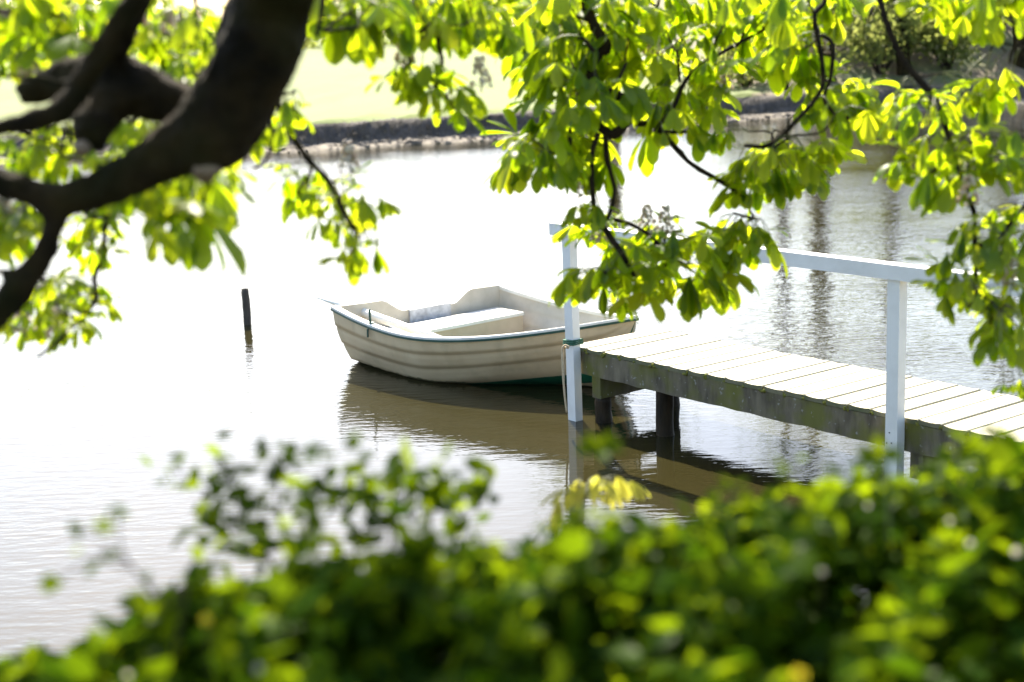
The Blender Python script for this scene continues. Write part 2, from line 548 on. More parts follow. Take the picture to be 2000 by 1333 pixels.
# rope tied round the first post
rp = MB()
p1 = (-8.375, 7.012)
for k in range(3):
    z = .575 + .014 * k
    loop = [jp(p1[0] + a * .054, p1[1] + b2 * .045, z + .004 * a) for a, b2 in ((-1, -1), (1, -1), (1, 1), (-1, 1), (-1, -1))]
    rp.tube(loop, .008, 6, 1, smooth=1)
tail = [at(1112, 678, 10.83), at(1103, 675, 10.84), at(1098, 686, 10.84), at(1099, 722, 10.84), at(1103, 772, 10.84), at(1107, 806, 10.84)]
rp.tube(tail, .008, 6, 0, smooth=5)
tail2 = [at(1110, 680, 10.83), at(1101, 681, 10.86), at(1100, 705, 10.86), at(1102, 745, 10.86)]
rp.tube(tail2, .007, 6, 0, smooth=5)
tag(rp.build("rope", [M['rope_tan'], M['rope_green']], smooth=True), "tan rope tied round the white post at the end of the jetty, its tail hanging", "rope")

# ------------------------------------------------------------------ boat
BH = -.866
BL, BS, BM, TM, DIP = 2.764, .952, 1.007, .344, .13
boat = empty("rowing_boat", (-.827, 13.693, 0), BH)
tag(boat, "cream rowing boat with green trim moored beyond the end of the jetty", "boat")


def half_beam(t):
    t = np.asarray(t, float)
    return np.where(t < TM, BS + (BM - BS) * (1 - ((TM - t) / TM) ** 2), BM * (1 - np.clip((t - TM) / (1 - TM), 0, 1) ** 2.0))


def sheer(t):
    return .487 + (.622 - .487) * t ** 2 - DIP * np.sin(np.pi * t)


def heel(y):
    return -.033 * y


def keel_z(t):
    return np.interp(t, [0, .5, .70, .85, .92, .965, 1.0], [-.15, -.15, -.06, .0, .10, .33, .60])


def section(t, inset=0.0):
    """Half section from gunwale to keel as (y, z); small steps at each lap."""
    b_ = max(float(half_beam(t)) - inset, .002); zs = float(sheer(t)); kz = float(keel_z(t)) + inset * 1.2
    rc = float(np.interp(t, [0, .35, .6, .82, 1], [.82, .82, .74, .55, .45]))
    zc = max(float(np.interp(t, [0, .42, .55, .65, .82, 1], [-.03, -.02, .035, .085, .17, .30])), kz + .25 * (zs - kz))
    zc = min(zc, zs - .01)
    pts = []
    for k in range(3):
        for j in range(5):
            q = (k + j / 4.0) / 3.0
            bulge = .10 * math.sin(math.pi * q) * (1 - rc) + .02 * math.sin(math.pi * q)
            y = b_ * (1 - (1 - rc) * q) + b_ * bulge
            z = zs + (zc - zs) * q
            step = 0 if inset else (.007 * (j / 4.0) - .007 * (1 if j == 0 and k else 0)) * min(1, b_ * 3)
            pts.append((y + step, z + (0.0 if not (j == 0 and k) else -.002)))
    for j in range(1, 7):
        q = j / 6.0
        pts.append((b_ * rc * (1 - q) * (1 + .25 * q), zc + (kz - zc) * (q ** .8)))
    return pts


hull = MB()
TS = np.concatenate([np.linspace(0, .8, 33), np.linspace(.82, 1, 14)])
for sgn in (-1, 1):
    VV, FF, mi = [], [], []
    npt = len(section(.2))
    for t_ in TS:
        for y, z in section(t_):
            VV.append((BL * t_, sgn * y, z + heel(sgn * y)))
    for i in range(len(TS) - 1):
        for j in range(npt - 1):
            a = i * npt + j
            q = (a, a + 1, a + npt + 1, a + npt)
            FF.append(q if sgn > 0 else q[::-1])
            mi.append(1 if 15 <= j < 18 else 0)
    hull.add(VV, FF); hull.mi[-len(mi):] = mi
# liner
floor_z = .06
for sgn in (-1, 1):
    VV, FF, mi = [], [], []
    ts = TS[TS < .985]
    for t_ in ts:
        sec = section(t_, .03)
        fl = max(floor_z, float(keel_z(t_)) + .05)
        row = [(y, max(z, fl)) for y, z in sec[:18]] + [(0, fl)]
        for y, z in row: VV.append((max(BL * t_, .03), sgn * y, z + heel(sgn * y)))
    npt = 19
    for i in range(len(ts) - 1):
        for j in range(npt - 1):
            a = i * npt + j
            q = (a, a + 1, a + npt + 1, a + npt)
            FF.append(q if sgn < 0 else q[::-1]); mi.append(3 if j >= 17 else 2)
    hull.add(VV, FF); hull.mi[-len(mi):] = mi
hull.build("hull", [M['boat_hull'], M['green_paint'], M['boat_inner'], M['green_paint']], boat, smooth=True)
kl = MB()
VV = []
kt = np.linspace(.30, .90, 30)
for t_ in kt:
    z = float(keel_z(t_))
    for y, dz in ((-.028, .01), (-.022, -.055), (.022, -.055), (.028, .01)):
        VV.append((BL * t_, y, z + dz))
kl.add(VV, [(4 * i + j, 4 * i + (j + 1) % 4, 4 * i + 4 + (j + 1) % 4, 4 * i + 4 + j) for i in range(29) for j in range(4)])
kl.build("keel", M['boat_hull'], boat)
# gunwale ring and green rubbing strip
gw = MB(); rb = MB()
for sgn in (-1, 1):
    VA, VB = [], []
    for t_ in TS:
        b_ = float(half_beam(t_)); z = float(sheer(t_)) + heel(sgn * b_)
        x = BL * t_
        bi = max(b_ - .048, .0)
        for y, dz in ((bi, -.02), (bi, .010), (bi + .008, .016), (b_ + .010, .016), (b_ + .016, .010), (b_ + .016, -.010)):
            VA.append((x, sgn * y, z + dz))
        for y, dz in ((b_ + .002, -.024), (b_ + .022, -.021), (b_ + .022, -.006), (b_ + .017, -.004)):
            VB.append((x + (.012 if t_ == 1 else 0), sgn * y, z + dz))
    for mb_, VX, k in ((gw, VA, 6), (rb, VB, 4)):
        FF = []
        for i in range(len(TS) - 1):
            for j in range(k):
                a, c2 = i * k + j, i * k + (j + 1) % k
                q = (a, c2, c2 + k, a + k)
                FF.append(q if sgn < 0 else q[::-1])
        e1, e2 = tuple(range(k)), tuple(range((len(TS) - 1) * k, len(TS) * k))
        mb_.add(VX, FF + [e1, e2])
gw.build("gunwale", M['boat_rim'], boat, smooth=False)
rb.build("rubbing_strip", M['green_rubber'], boat)
# transom with a notch for an outboard
tr = MB()
ys = np.linspace(-BS + .032, BS - .032, 61)


def transom_top(y):
    q = y / BS
    drop = .115 * (sstep(-.50, -.22, q) - sstep(.36, .62, q))
    return .487 + heel(y) + .012 - drop


sec0 = section(0.0, .0)
sy = np.array([p[0] for p in sec0]); sz = np.array([p[1] for p in sec0])
VV = []
for x in (.0, .045):
    for y in ys:
        zb = float(np.interp(abs(y), sy[::-1], sz[::-1])) + .004
        VV.append((x, y, zb + heel(y) if abs(y) < BS - .04 else zb + heel(y)))
        VV.append((x, y, max(float(transom_top(y)), zb + .02)))
k = len(ys)
FF = []
for i in range(k - 1):
    a = 2 * i; b2 = 2 * k + 2 * i
    FF += [(a, a + 1, a + 3, a + 2), (b2, b2 + 2, b2 + 3, b2 + 1), (a + 1, b2 + 1, b2 + 3, a + 3), (a, a + 2, b2 + 2, b2)]
FF += [(0, 2 * k, 2 * k + 1, 1), (2 * k - 2, 2 * k - 1, 4 * k - 1, 4 * k - 2)]
tr.add(VV, FF)
tro = tr.build("transom", M['boat_inner'], boat)
pd = MB(); pd.box((.053, .07, .315), (.012, .235, .075)); pd.build("motor_pad", M['motor_pad'], tro)
# benches
for nm, x0, x1, zt in (("bench", .16, .52, .285), ):
    bn = MB(); ft = MB()
    ym = 0.79
    bn.box(((x0 + x1) / 2, 0, zt - .014), ((x1 - x0) / 2 + .012, ym, .014))
    bo = bn.build(nm, M['boat_rim'], boat)
    ft.box(((x0 + x1) / 2, 0, (zt - .029 + .066) / 2), ((x1 - x0) / 2, ym - .005, (zt - .029 - .066) / 2))
    ft.build("bench_box", M['bench_face_shade'], bo)
# oarlock
ol = MB()
ox, oy = .60, -(float(half_beam(.60 / BL)) - .02)
oz = float(sheer(.60 / BL)) + heel(oy)
ol.tube([(ox, oy, oz - .02), (ox, oy, oz + .09), (ox - .004, oy, oz + .135)], .010, 8, smooth=1)
ol.tube([(ox, oy - .034, oz - .10), (ox, oy - .030, oz - .03)], .009, 8, smooth=1)
ol.box((ox, oy, oz + .018), (.035, .022, .006))
ol.build("oarlock", M['green_rubber'], boat)

# oar lying along the near side
oar = MB()
p0, p1_ = at(598, 571, 14.0), at(872, 668, 12.75)
dv = (p1_ - p0); ln = np.linalg.norm(dv); dv /= ln
qs = [0, .04, .10, .22, .30, .5, .8, 1.0]
pts = [p0 + dv * ln * q for q in qs]
sidev = np.cross(dv, [0, 0, 1.0]); sidev /= np.linalg.norm(sidev)
# blade: thin and on edge, then the round loom
upv = np.cross(sidev, dv)
VV = []
for q in np.linspace(0, .30, 10):
    wv = .007 + .030 * (q / .3) ** 2; tk = .05 - .012 * q / .3 if q > .01 else .03
    c0 = p0 + dv * ln * q
    for a in range(8):
        an = a * math.pi / 4
        VV.append(c0 + sidev * math.cos(an) * tk + upv * (math.sin(an) * wv))
FF = [(8 * i + j, 8 * i + (j + 1) % 8, 8 * i + 8 + (j + 1) % 8, 8 * i + 8 + j) for i in range(9) for j in range(8)] + [tuple(range(7, -1, -1))]
oar.add(VV, FF)
oar.tube([p0 + dv * ln * q for q in (.295, .5, .8, 1.0)], [.040, .038, .036, .033], 12, smooth=1)
tag(oar.build("oar", M['oar_paint'], smooth=True), "white oar lying along the near side of the boat, its end out over the stern", "oar")

# stake in the water
sk = MB()
b0 = on_z(484, 634)
d0 = to_px(b0)[2]
tp = at(478, 564, d0)
sk.tube([b0 - (tp - b0) * .9, b0, b0 + (tp - b0) * .5, tp + np.array([0, 0, .0])], [.038, .038, .040, .037], 10, rough=.06, smooth=3)
tag(sk.build("mooring_stake", M['stake'], smooth=True), "dark weathered wooden stake standing alone in the open water", "stake")


# ------------------------------------------------------------------ leaves
def unit(v):
    v = np.asarray(v, float)
    return v / (np.linalg.norm(v) + 1e-9)


WPROF = np.array([.03, .20, .46, .76, .98, .92, .55, .02])
TPROF = np.array([0, .12, .28, .46, .66, .82, .94, 1.0])


def leaflet(mb, base, d, nrm, L, W, droop, fold, var, mat=0):
    """One leaflet: midrib bending under gravity, two blades folded along it."""
    d = unit(d); side = unit(np.cross(d, nrm))
    P = []
    p = np.asarray(base, float).copy(); prev = 0
    dd = d.copy(); tw = rng.normal() * .25
    for i, t_ in enumerate(TPROF):
        p = p + dd * L * (t_ - prev); prev = t_
        dd = unit(dd + np.array([0, 0, -droop * .22]))
        sd = unit(side + tw * t_ * np.cross(dd, side))
        up = unit(np.cross(sd, dd))
        wv = W * WPROF[i] * (1 + rng.normal() * .05)
        P += [p - sd * wv + up * wv * fold, p, p + sd * wv + up * wv * fold]
    n = len(TPROF)
    fc = []
    for i in range(n - 1):
        a = 3 * i
        fc += [(a, a + 1, a + 4, a + 3), (a + 1, a + 2, a + 5, a + 4)]
    luv = np.array([[s_, t_, 0] for t_ in TPROF for s_ in (-1, 0, 1)])
    mb.add(P, fc, mat, var=var, luv=luv)


def palmate(mb, hub, az, L, droop=1.0, var=None, n=None, elev=None, wr=.185):
    var = rng.random() if var is None else var
    n = rng.choice([5, 5, 6, 7]) if n is None else n
    e0 = (math.radians(-28) if elev is None else elev) + rng.normal() * .25
    spread = math.radians(105) + rng.normal() * .2
    for k in range(n):
        q = (k / (n - 1) - .5) * 2
        a = az + q * spread + rng.normal() * .1
        el = e0 + rng.normal() * .18 - .25 * abs(q)
        d = np.array([math.cos(a) * math.cos(el), math.sin(a) * math.cos(el), math.sin(el)])
        nr = np.array([-math.cos(a) * math.sin(el), -math.sin(a) * math.sin(el), math.cos(el)])
        l_ = L * (1 - .38 * abs(q) ** 1.5) * (1 + rng.normal() * .08)
        leaflet(mb, hub, d, nr, l_, l_ * wr * (1 + rng.normal() * .12), droop * (1 + rng.normal() * .3), .22 + rng.normal() * .12, np.clip(var + rng.normal() * .12, 0, 1))


def in_poly(poly, u, v):
    c_ = False; j = len(poly) - 1
    for i in range(len(poly)):
        if (poly[i][1] > v) != (poly[j][1] > v) and u < (poly[j][0] - poly[i][0]) * (v - poly[i][1]) / (poly[j][1] - poly[i][1]) + poly[i][0]:
            c_ = not c_
        j = i
    return c_


def scatter(poly, n, sep):
    us = [p[0] for p in poly]; vs = [p[1] for p in poly]
    out = []; tries = 0
    while len(out) < n and tries < 6000:
        tries += 1
        u = rng.uniform(min(us), max(us)); v = rng.uniform(min(vs), max(vs))
        if not in_poly(poly, u, v): continue
        s_ = sep * (1 - tries / 6500)
        if all((u - a) ** 2 + (v - b2) ** 2 > s_ * s_ for a, b2 in out): out.append((u, v))
    return out


# ------------------------------------------------------------------ the chestnut tree
tree = empty("chestnut_tree", (2.4, -2.6, 1.3))
tag(tree, "horse chestnut tree with thick dark limbs and bright hanging spring leaves framing the top", "tree")
TB = np.array([2.4, -2.6, 1.3])


def sub(mb, name, mats, parent, smooth=False):
    """Build in world coordinates under a parent that stands elsewhere."""
    w_ = np.array(parent.matrix_world.translation) if parent.parent is None else np.zeros(3)
    o_ = mb.build(name, mats, parent, smooth)
    if parent is tree:
        o_.location = -TB
    return o_


def line(pts, d):
    """Pixel polyline (u, v[, width]) at depth d (number, or one per point) -> points, radii."""
    ds = np.broadcast_to(np.asarray(d, float), (len(pts),))
    P = np.array([at(p[0], p[1], q) for p, q in zip(pts, ds)])
    R_ = np.array([(p[2] * (.94 if p[2] > 20 else 1) if len(p) > 2 else 8) * q / F / 2 for p, q in zip(pts, ds)])
    return P, R_


tk = MB()
tk.tube([TB + [0, 0, -.4], TB + [0, 0, .3], TB + [-.05, .05, 1.2], TB + [-.1, .1, 2.6], TB + [-.15, .2, 4.2], TB + [-.1, .3, 6.5], TB + [0, .3, 9.0]], [.55, .42, .36, .34, .30, .2, .08], 20, rough=.04, smooth=5)
sub(tk, "trunk", M['bark'], tree, True)
JOIN = TB + np.array([-.15, .2, 4.0])

def fuse(o_, vox):
    """Grow overlapping tubes into one skin."""
    md = o_.modifiers.new("skin", 'REMESH'); md.mode = 'VOXEL'; md.voxel_size = vox; md.use_smooth_shade = True
    sm = o_.modifiers.new("soften", 'SMOOTH'); sm.factor = .5; sm.iterations = 14
    tx = bpy.data.textures.new("bark_relief", 'CLOUDS'); tx.noise_scale = .035; tx.noise_depth = 3
    dp = o_.modifiers.new("relief", 'DISPLACE'); dp.texture = tx; dp.strength = .022; dp.mid_level = .62; dp.texture_coords = 'GLOBAL'


limb = MB()
P, R_ = line([(548, -40, 176), (530, 40, 172), (500, 120, 172), (460, 190, 176), (428, 245, 184), (408, 285, 166), (402, 318, 128), (402, 336, 104)],
             [3.30, 3.34, 3.38, 3.42, 3.44, 3.44, 3.44, 3.44])
P0 = np.vstack([[JOIN, JOIN * .55 + P[0] * .45 + [0, 0, .45]], P]); R0 = np.concatenate([[.14, .105], R_])
limb.tube(P0, R0, 20, rough=.03, smooth=5)
P, R_ = line([(440, 215, 150), (395, 262, 146), (345, 292, 132), (285, 325, 108), (215, 362, 90), (150, 384, 84), (108, 394, 84)], [3.44, 3.45, 3.46, 3.48, 3.5, 3.5, 3.5])
limb.tube(P, R_, 20, rough=.03, smooth=5)
P, R_ = line([(190, 372, 60), (110, 392, 78), (50, 372, 72), (0, 356, 70), (-70, 335, 66), (-200, 250, 55)], 3.5); limb.tube(P, R_, 16, rough=.03)
P, R_ = line([(125, 380, 66), (112, 415, 62), (104, 450, 54), (86, 498, 58), (50, 548, 66), (12, 592, 70), (-40, 650, 70), (-150, 740, 60)], 3.5); limb.tube(P, R_, 16, rough=.03)
P, R_ = line([(62, 532, 34), (20, 530, 28), (-40, 520, 24)], 3.5); limb.tube(P, R_, 10, rough=.03)
limb_o = sub(limb, "limb", M['bark'], tree, True)
fuse(limb_o, .013)
ct = MB()
P, R_ = line([(402, 333, 60), (403, 341, 52), (403, 343, 30)], [3.42, 3.41, 3.41]); ct.tube(P, R_, 14, rough=.1, smooth=1)
ct.build("cut_scar", M['cut_wood'], limb_o, True)
l2 = MB()
P, R_ = line([(300, -60, 62), (268, -10, 60), (218, 72, 62), (172, 142, 64), (130, 205, 66), (70, 238, 58), (0, 248, 50), (-90, 262, 46)], [3.2, 3.22, 3.25, 3.28, 3.3, 3.3, 3.3, 3.3])
l2.tube(np.vstack([[JOIN + [-.1, .2, .5]], P]), np.concatenate([[.07], R_]), 14, rough=.03)
P, R_ = line([(390, 225, 96), (320, 195, 110), (240, 165, 130), (160, 155, 118), (90, 165, 72), (40, 192, 60)], [3.6, 3.6, 3.62, 3.65, 3.68, 3.7]); l2.tube(P, R_, 16, rough=.04)
P, R_ = line([(260, 180, 90), (200, 215, 100), (178, 255, 92), (172, 292, 70)], [3.6, 3.55, 3.5, 3.48]); l2.tube(P, R_, 16, rough=.05)
P, R_ = line([(-80, 138, 26), (0, 147, 26), (70, 152, 28), (140, 165, 30)], 3.55); l2.tube(P, R_, 10, rough=.03)
P, R_ = line([(10, 0, 16), (45, 60, 14), (42, 100, 14), (8, 130, 12)], 3.9); l2.tube(P, R_, 8)
l2o = sub(l2, "limb", M['bark'], tree, True)
fuse(l2o, .013)
ct = MB()
P, R_ = line([(160, 290, 40), (160, 297, 34), (160, 299, 20)], [3.46, 3.45, 3.45]); ct.tube(P, R_, 12, rough=.1, smooth=1)
ct.build("cut_scar", M['cut_wood'], l2o, True)

# hanging branches: twigs in the photo's places and the leaves they carry
BR = []   # (depth, twigs, [(hub polygon, count, leaflet px, separation)], flower spikes)
BR.append((4.0, [[(-20, 20, 12), (60, 40, 10), (140, 30, 8)]], [([(-30, -40), (250, -40), (190, 50), (80, 110), (-30, 110)], 20, 110, 50)], [(60, 130), (180, 80)]))
BR.append((4.2, [[(380, -30, 8), (375, 40, 7), (350, 100, 6)]], [([(300, -20), (440, 30), (410, 110), (330, 130), (290, 80)], 14, 80, 36)], [(330, 60), (280, 60)]))
BR.append((4.5, [[(200, -10, 6), (180, 60, 5), (150, 110, 5)]], [([(-20, 50), (330, 40), (430, 110), (340, 160), (-20, 130)], 15, 88, 36)], []))
BR.append((4.3, [[(330, 150, 6), (300, 210, 5), (260, 240, 5)]], [([(200, 225), (330, 235), (310, 300), (210, 300)], 9, 72, 32), ([(320, 110), (420, 100), (410, 170), (340, 180)], 7, 78, 32), ([(60, 235), (140, 240), (140, 280), (40, 290)], 6, 75, 30)], []))
BR.append((4.2, [[(120, 300, 6), (220, 330, 6), (300, 320, 6)]], [([(-20, 270), (150, 290), (240, 290), (330, 300), (180, 330), (-20, 320)], 14, 75, 34)], []))
BR.append((3.8, [[(430, 330, 8), (350, 350, 6), (260, 370, 6)], [(190, 400, 8), (170, 425, 7), (215, 425, 7)]], [([(200, 350), (330, 345), (450, 315), (465, 345), (380, 385), (230, 385)], 15, 105, 42), ([(280, 395), (440, 360), (430, 420), (310, 450)], 4, 135, 46)], [(245, 345)]))
BR.append((3.9, [[(60, 400, 8), (20, 425, 6), (-30, 440, 6)]], [([(-20, 395), (60, 395), (90, 415), (40, 460), (-20, 480)], 14, 84, 30)], [(10, 420)]))
BR.append((4.5, [[(160, 405, 10), (172, 422, 8), (208, 425, 8), (212, 455, 8), (198, 500, 8), (185, 545, 9), (187, 590, 9), (150, 632, 8), (108, 662, 7), (72, 690, 5)],
                 [(105, 560, 5), (115, 600, 5), (150, 628, 5)], [(208, 425, 6), (212, 395, 6)]],
           [([(140, 425), (230, 420), (240, 470), (205, 510), (140, 490)], 12, 64, 26), ([(85, 540), (200, 560), (220, 605), (170, 640), (40, 640), (30, 590)], 22, 62, 26), ([(0, 620), (30, 625), (30, 660), (0, 660)], 2, 50, 20)], [(110, 640), (50, 630)]))
BR.append((4.4, [[(545, 175, 12), (500, 235, 7), (462, 268, 6)], [(543, 190, 10), (530, 240, 7), (542, 270, 6), (520, 310, 6), (488, 328, 5)]],
           [([(450, 230), (560, 190), (600, 220), (560, 260), (470, 285)], 9, 68, 34)], []))
BR.append((4.6, [[(540, 185, 12), (560, 240, 11), (595, 298, 11), (640, 358, 11), (680, 415, 10), (702, 465, 8), (690, 500, 6)], [(605, 310, 7), (603, 345, 6), (585, 380, 5)]],
           [([(555, 325), (640, 340), (700, 345), (715, 400), (690, 460), (620, 440), (570, 390)], 17, 66, 30), ([(735, 385), (755, 385), (755, 400), (735, 400)], 1, 72, 10), ([(640, 470), (735, 460), (740, 500), (660, 515)], 4, 66, 26), ([(545, 190), (600, 200), (600, 215), (560, 215)], 2, 60, 20)], [(683, 318)]))
BR.append((4.5, [[(640, -60, 10), (630, 20, 8), (625, 60, 6)], [(700, 55, 6), (650, 62, 6), (630, 60, 5)]], [([(600, -30), (770, -30), (770, 45), (720, 60), (620, 40)], 15, 120, 46)], []))
BR.append((5.0, [[(885, -20, 9), (842, 45, 9), (805, 75, 8), (790, 85, 6)], [(842, 48, 8), (858, 90, 8), (864, 125, 7), (852, 165, 5)], [(795, 80, 6), (770, 60, 5), (750, 55, 4)], [(800, 80, 6), (800, 110, 5), (790, 130, 5)], [(870, 185, 6), (888, 215, 5)]],
           [([(770, -30), (1000, -30), (990, 60), (900, 60), (800, 40)], 24, 92, 38), ([(745, 150), (790, 110), (840, 120), (890, 170), (930, 190), (900, 215), (800, 185)], 12, 82, 34)], [(790, 110), (940, 150)]))
BR.append((5.9, [[(1135, -400, 40), (1138, -120, 30), (1146, -10, 21), (1160, 48, 21), (1186, 92, 19), (1166, 104, 22), (1154, 138, 24), (1180, 168, 18), (1222, 190, 16), (1230, 208, 15), (1222, 238, 18), (1200, 262, 18), (1172, 252, 16)],
                 [(1138, 170, 9), (1115, 155, 7), (1105, 140, 5)], [(1200, 160, 6), (1215, 130, 6), (1220, 120, 4)], [(1160, 100, 8), (1138, 78, 6), (1132, 70, 4)], [(1155, 42, 6), (1120, 30, 5)]],
           [([(1000, -30), (1250, -30), (1240, 60), (1180, 100), (1050, 100), (1000, 40)], 26, 98, 40), ([(1020, 110), (1230, 110), (1250, 200), (1180, 240), (1030, 240), (1040, 180)], 24, 92, 38)], [(1090, 60)]))
BR.append((6.2, [[(1235, 238, 12), (1282, 250, 11), (1318, 288, 10), (1350, 325, 9), (1410, 366, 8), (1450, 380, 6)], [(1284, 250, 8), (1318, 216, 8), (1330, 165, 8), (1365, 128, 8), (1432, 88, 7), (1490, 60, 6)], [(1330, 160, 5), (1324, 100, 5)], [(1285, 252, 7), (1340, 258, 6), (1385, 235, 6), (1400, 210, 5)]],
           [([(1250, -30), (1500, -30), (1490, 50), (1400, 90), (1300, 100), (1240, 60)], 26, 96, 38), ([(1250, 110), (1440, 120), (1400, 190), (1370, 250), (1260, 270)], 22, 90, 36)], [(1415, 165), (1275, 90)]))
BR.append((6.0, [[(1172, 262, 10), (1156, 300, 9), (1158, 350, 9), (1165, 415, 10), (1190, 462, 11), (1222, 508, 10), (1240, 548, 8)], [(1176, 268, 10), (1190, 318, 9), (1200, 368, 8), (1190, 418, 8), (1168, 425, 8)], [(1110, 250, 8), (1105, 285, 8), (1060, 300, 5)], [(1210, 540, 6), (1185, 530, 5)], [(1258, 525, 6), (1275, 518, 5), (1290, 522, 4)]],
           [([(990, 270), (1090, 250), (1180, 260), (1190, 320), (1080, 335), (990, 325)], 20, 95, 36), ([(1110, 415), (1170, 390), (1200, 430), (1190, 470), (1130, 460)], 7, 75, 28), ([(1180, 480), (1300, 480), (1310, 540), (1250, 555), (1190, 540)], 9, 92, 34), ([(1100, 535), (1160, 515), (1180, 560), (1110, 560)], 3, 105, 26), ([(1190, 550), (1300, 550), (1300, 570), (1200, 590)], 3, 95, 34)],
           [(1172, 450), (1130, 360)]))
BR.append((6.1, [[(1195, 425, 7), (1240, 440, 7), (1262, 460, 7), (1285, 480, 6), (1310, 500, 5)], [(1430, 420, 5), (1465, 430, 4), (1458, 410, 4)]],
           [([(1240, 440), (1300, 440), (1340, 470), (1320, 510), (1260, 490)], 9, 78, 28), ([(1330, 510), (1390, 520), (1385, 575), (1345, 570)], 4, 105, 30), ([(1400, 490), (1440, 500), (1430, 540), (1405, 535)], 2, 90, 22), ([(1340, 470), (1420, 435), (1440, 425), (1510, 455), (1490, 490), (1400, 505)], 14, 82, 30)], [(1265, 440), (1300, 440)]))
BR.append((6.0, [[(1615, -40, 10), (1612, 0, 9), (1590, 28, 9), (1602, 64, 9), (1609, 120, 8), (1602, 180, 8), (1562, 230, 8), (1500, 280, 8), (1452, 290, 6)], [(1605, 68, 8), (1627, 82, 8), (1624, 150, 7), (1612, 195, 7), (1640, 225, 7), (1656, 235, 6)]],
           [([(1500, -30), (1660, -30), (1640, 20), (1560, 120), (1500, 120)], 17, 98, 36), ([(1420, 330), (1490, 280), (1620, 270), (1630, 310), (1570, 360), (1440, 380)], 19, 84, 34), ([(1560, 150), (1680, 160), (1710, 200), (1680, 235), (1570, 210)], 12, 90, 36), ([(1385, 260), (1420, 250), (1430, 262), (1390, 275)], 2, 80, 20)], [(1600, 90)]))
BR.append((5.3, [[(1700, -60, 12), (1712, -5, 12), (1735, 55, 12), (1768, 118, 12), (1820, 196, 12), (1850, 268, 11), (1880, 338, 10), (1906, 410, 9), (1911, 490, 8), (1905, 580, 7)], [(1705, 10, 8), (1697, 45, 5)], [(1862, 300, 7), (1830, 330, 6), (1810, 348, 5)], [(1965, 450, 7), (1930, 470, 7), (1912, 480, 6)], [(2010, 70, 9), (1985, 100, 8), (1976, 130, 6)]],
           [([(1780, -40), (2020, -40), (2020, 25), (1880, 35), (1770, 20)], 17, 100, 40), ([(1740, 175), (1850, 190), (1965, 135), (1985, 165), (1860, 225), (1740, 230)], 14, 84, 34), ([(1740, 290), (1860, 255), (2010, 260), (2010, 330), (1900, 370), (1770, 350)], 20, 88, 36)], []))
BR.append((5.1, [[(1905, 570, 6), (1890, 600, 5)], [(2010, 400, 9), (1965, 450, 7), (1960, 500, 6)]],
           [([(1810, 550), (1850, 480), (1900, 420), (2010, 400), (2010, 560), (1930, 600), (1850, 580)], 26, 78, 34), ([(1910, 610), (2010, 600), (2010, 680), (1950, 680)], 8, 78, 30), ([(1945, 738), (2005, 745), (2005, 760), (1950, 755)], 2, 52, 20)], [(1890, 380), (1975, 540)]))

for dep, twigs, polys, spikes in BR:
    tw = MB(); tpts = []
    for tl_ in twigs:
        dj = dep + rng.normal() * .05
        P, R_ = line(tl_, np.linspace(dj, dj + rng.normal() * .12, len(tl_)))
        tw.tube(P + rng.normal(size=P.shape) * .006, np.maximum(R_ * 1.12, .0042), 8, rough=.10, smooth=4)
        pp, _ = catmull(P, R_, 4) if len(P) > 2 else (P, R_)
        tpts.append(pp)
    tpts = np.concatenate(tpts)
    clusters = []
    for poly, cnt, lp, sep in polys:
        lf = MB()
        for (u, v) in scatter(poly, int(cnt * 2.3), sep * .66):
            d = dep + .14 + rng.normal() * .2
            hub, L = at(u, v - 4, d), lp * d / F * np.clip(.70 + rng.normal() * .2, .35, 1.15)
            k = np.argmin(np.linalg.norm(tpts - hub, axis=1))
            near_p = tpts[k]; gap = np.linalg.norm(near_p - hub)
            if gap > .22:      # a side twig carries the leaf
                q = near_p + (hub - near_p) * (1 - .13 / gap) + np.array([0, 0, .03])
                mid = (near_p + q) / 2 + rng.normal(size=3) * .03
                tw.tube([near_p, mid, q], [.0045, .004, .003], 5, smooth=3)
                tpts = np.vstack([tpts, [mid], [q]])
                near_p = q
            lf.tube([near_p, (near_p + hub) / 2 + np.array([0, 0, .02]), hub], .0018, 4, 1, smooth=2, cap=False)
            out = hub - near_p
            az = math.atan2(out[1], out[0]) + rng.normal() * .6
            palmate(lf, hub, az, L, droop=abs(rng.normal(.8, .5)), var=np.clip(rng.normal(.45, .32), 0, 1), elev=math.radians(-20) + rng.normal() * .42)
        clusters.append(lf)
    br = sub(tw, "branch", M['twig'], tree, True)
    for lf in clusters:
        lf.build("leaf_cluster", [M['chestnut_leaf'], M['petiole']], br, True)
    for (u, v) in spikes:
        fs = MB()
        b0_ = at(u, v + 30, dep + .1); hgt = 68 * dep / F
        fs.tube([b0_, b0_ + [0.004, 0, hgt * .5], b0_ + [0, 0, hgt]], [.003, .0022, .001], 5)
        for k in range(46):
            q = .15 + .85 * rng.random()
            r_ = .030 * (1.15 - q) * dep / 5 + .006
            a = rng.random() * 6.28
            c0 = b0_ + np.array([math.cos(a) * r_, math.sin(a) * r_, hgt * q])
            fs.tube([b0_ + np.array([0, 0, hgt * (q - .05)]), c0], .0008, 3, 0, smooth=1, cap=False)
            fs.blob(c0, .0055 + .003 * rng.random(), 1 if rng.random() < .45 else 2, 5, 4, .25)
        fs.build("flower_spike", [M['petiole'], M['flower'], M['bud']], br)

# unseen crown leaves, added above and behind the camera to shade the bank
shade_crown = MB()
for k in range(1700):
    p = np.array([rng.uniform(-6.5, 7.5), rng.uniform(-7.5, 5.2), 0])
    p[2] = 3.9 + 3.6 * rng.random() + .10 * max(p[1], 0) - 1.6 * float(sstep(-1.5, -5, p[1]))
    palmate(shade_crown, p, rng.random() * 6.28, .19, n=5)
sub(shade_crown, "crown", M['chestnut_leaf'], tree, True)


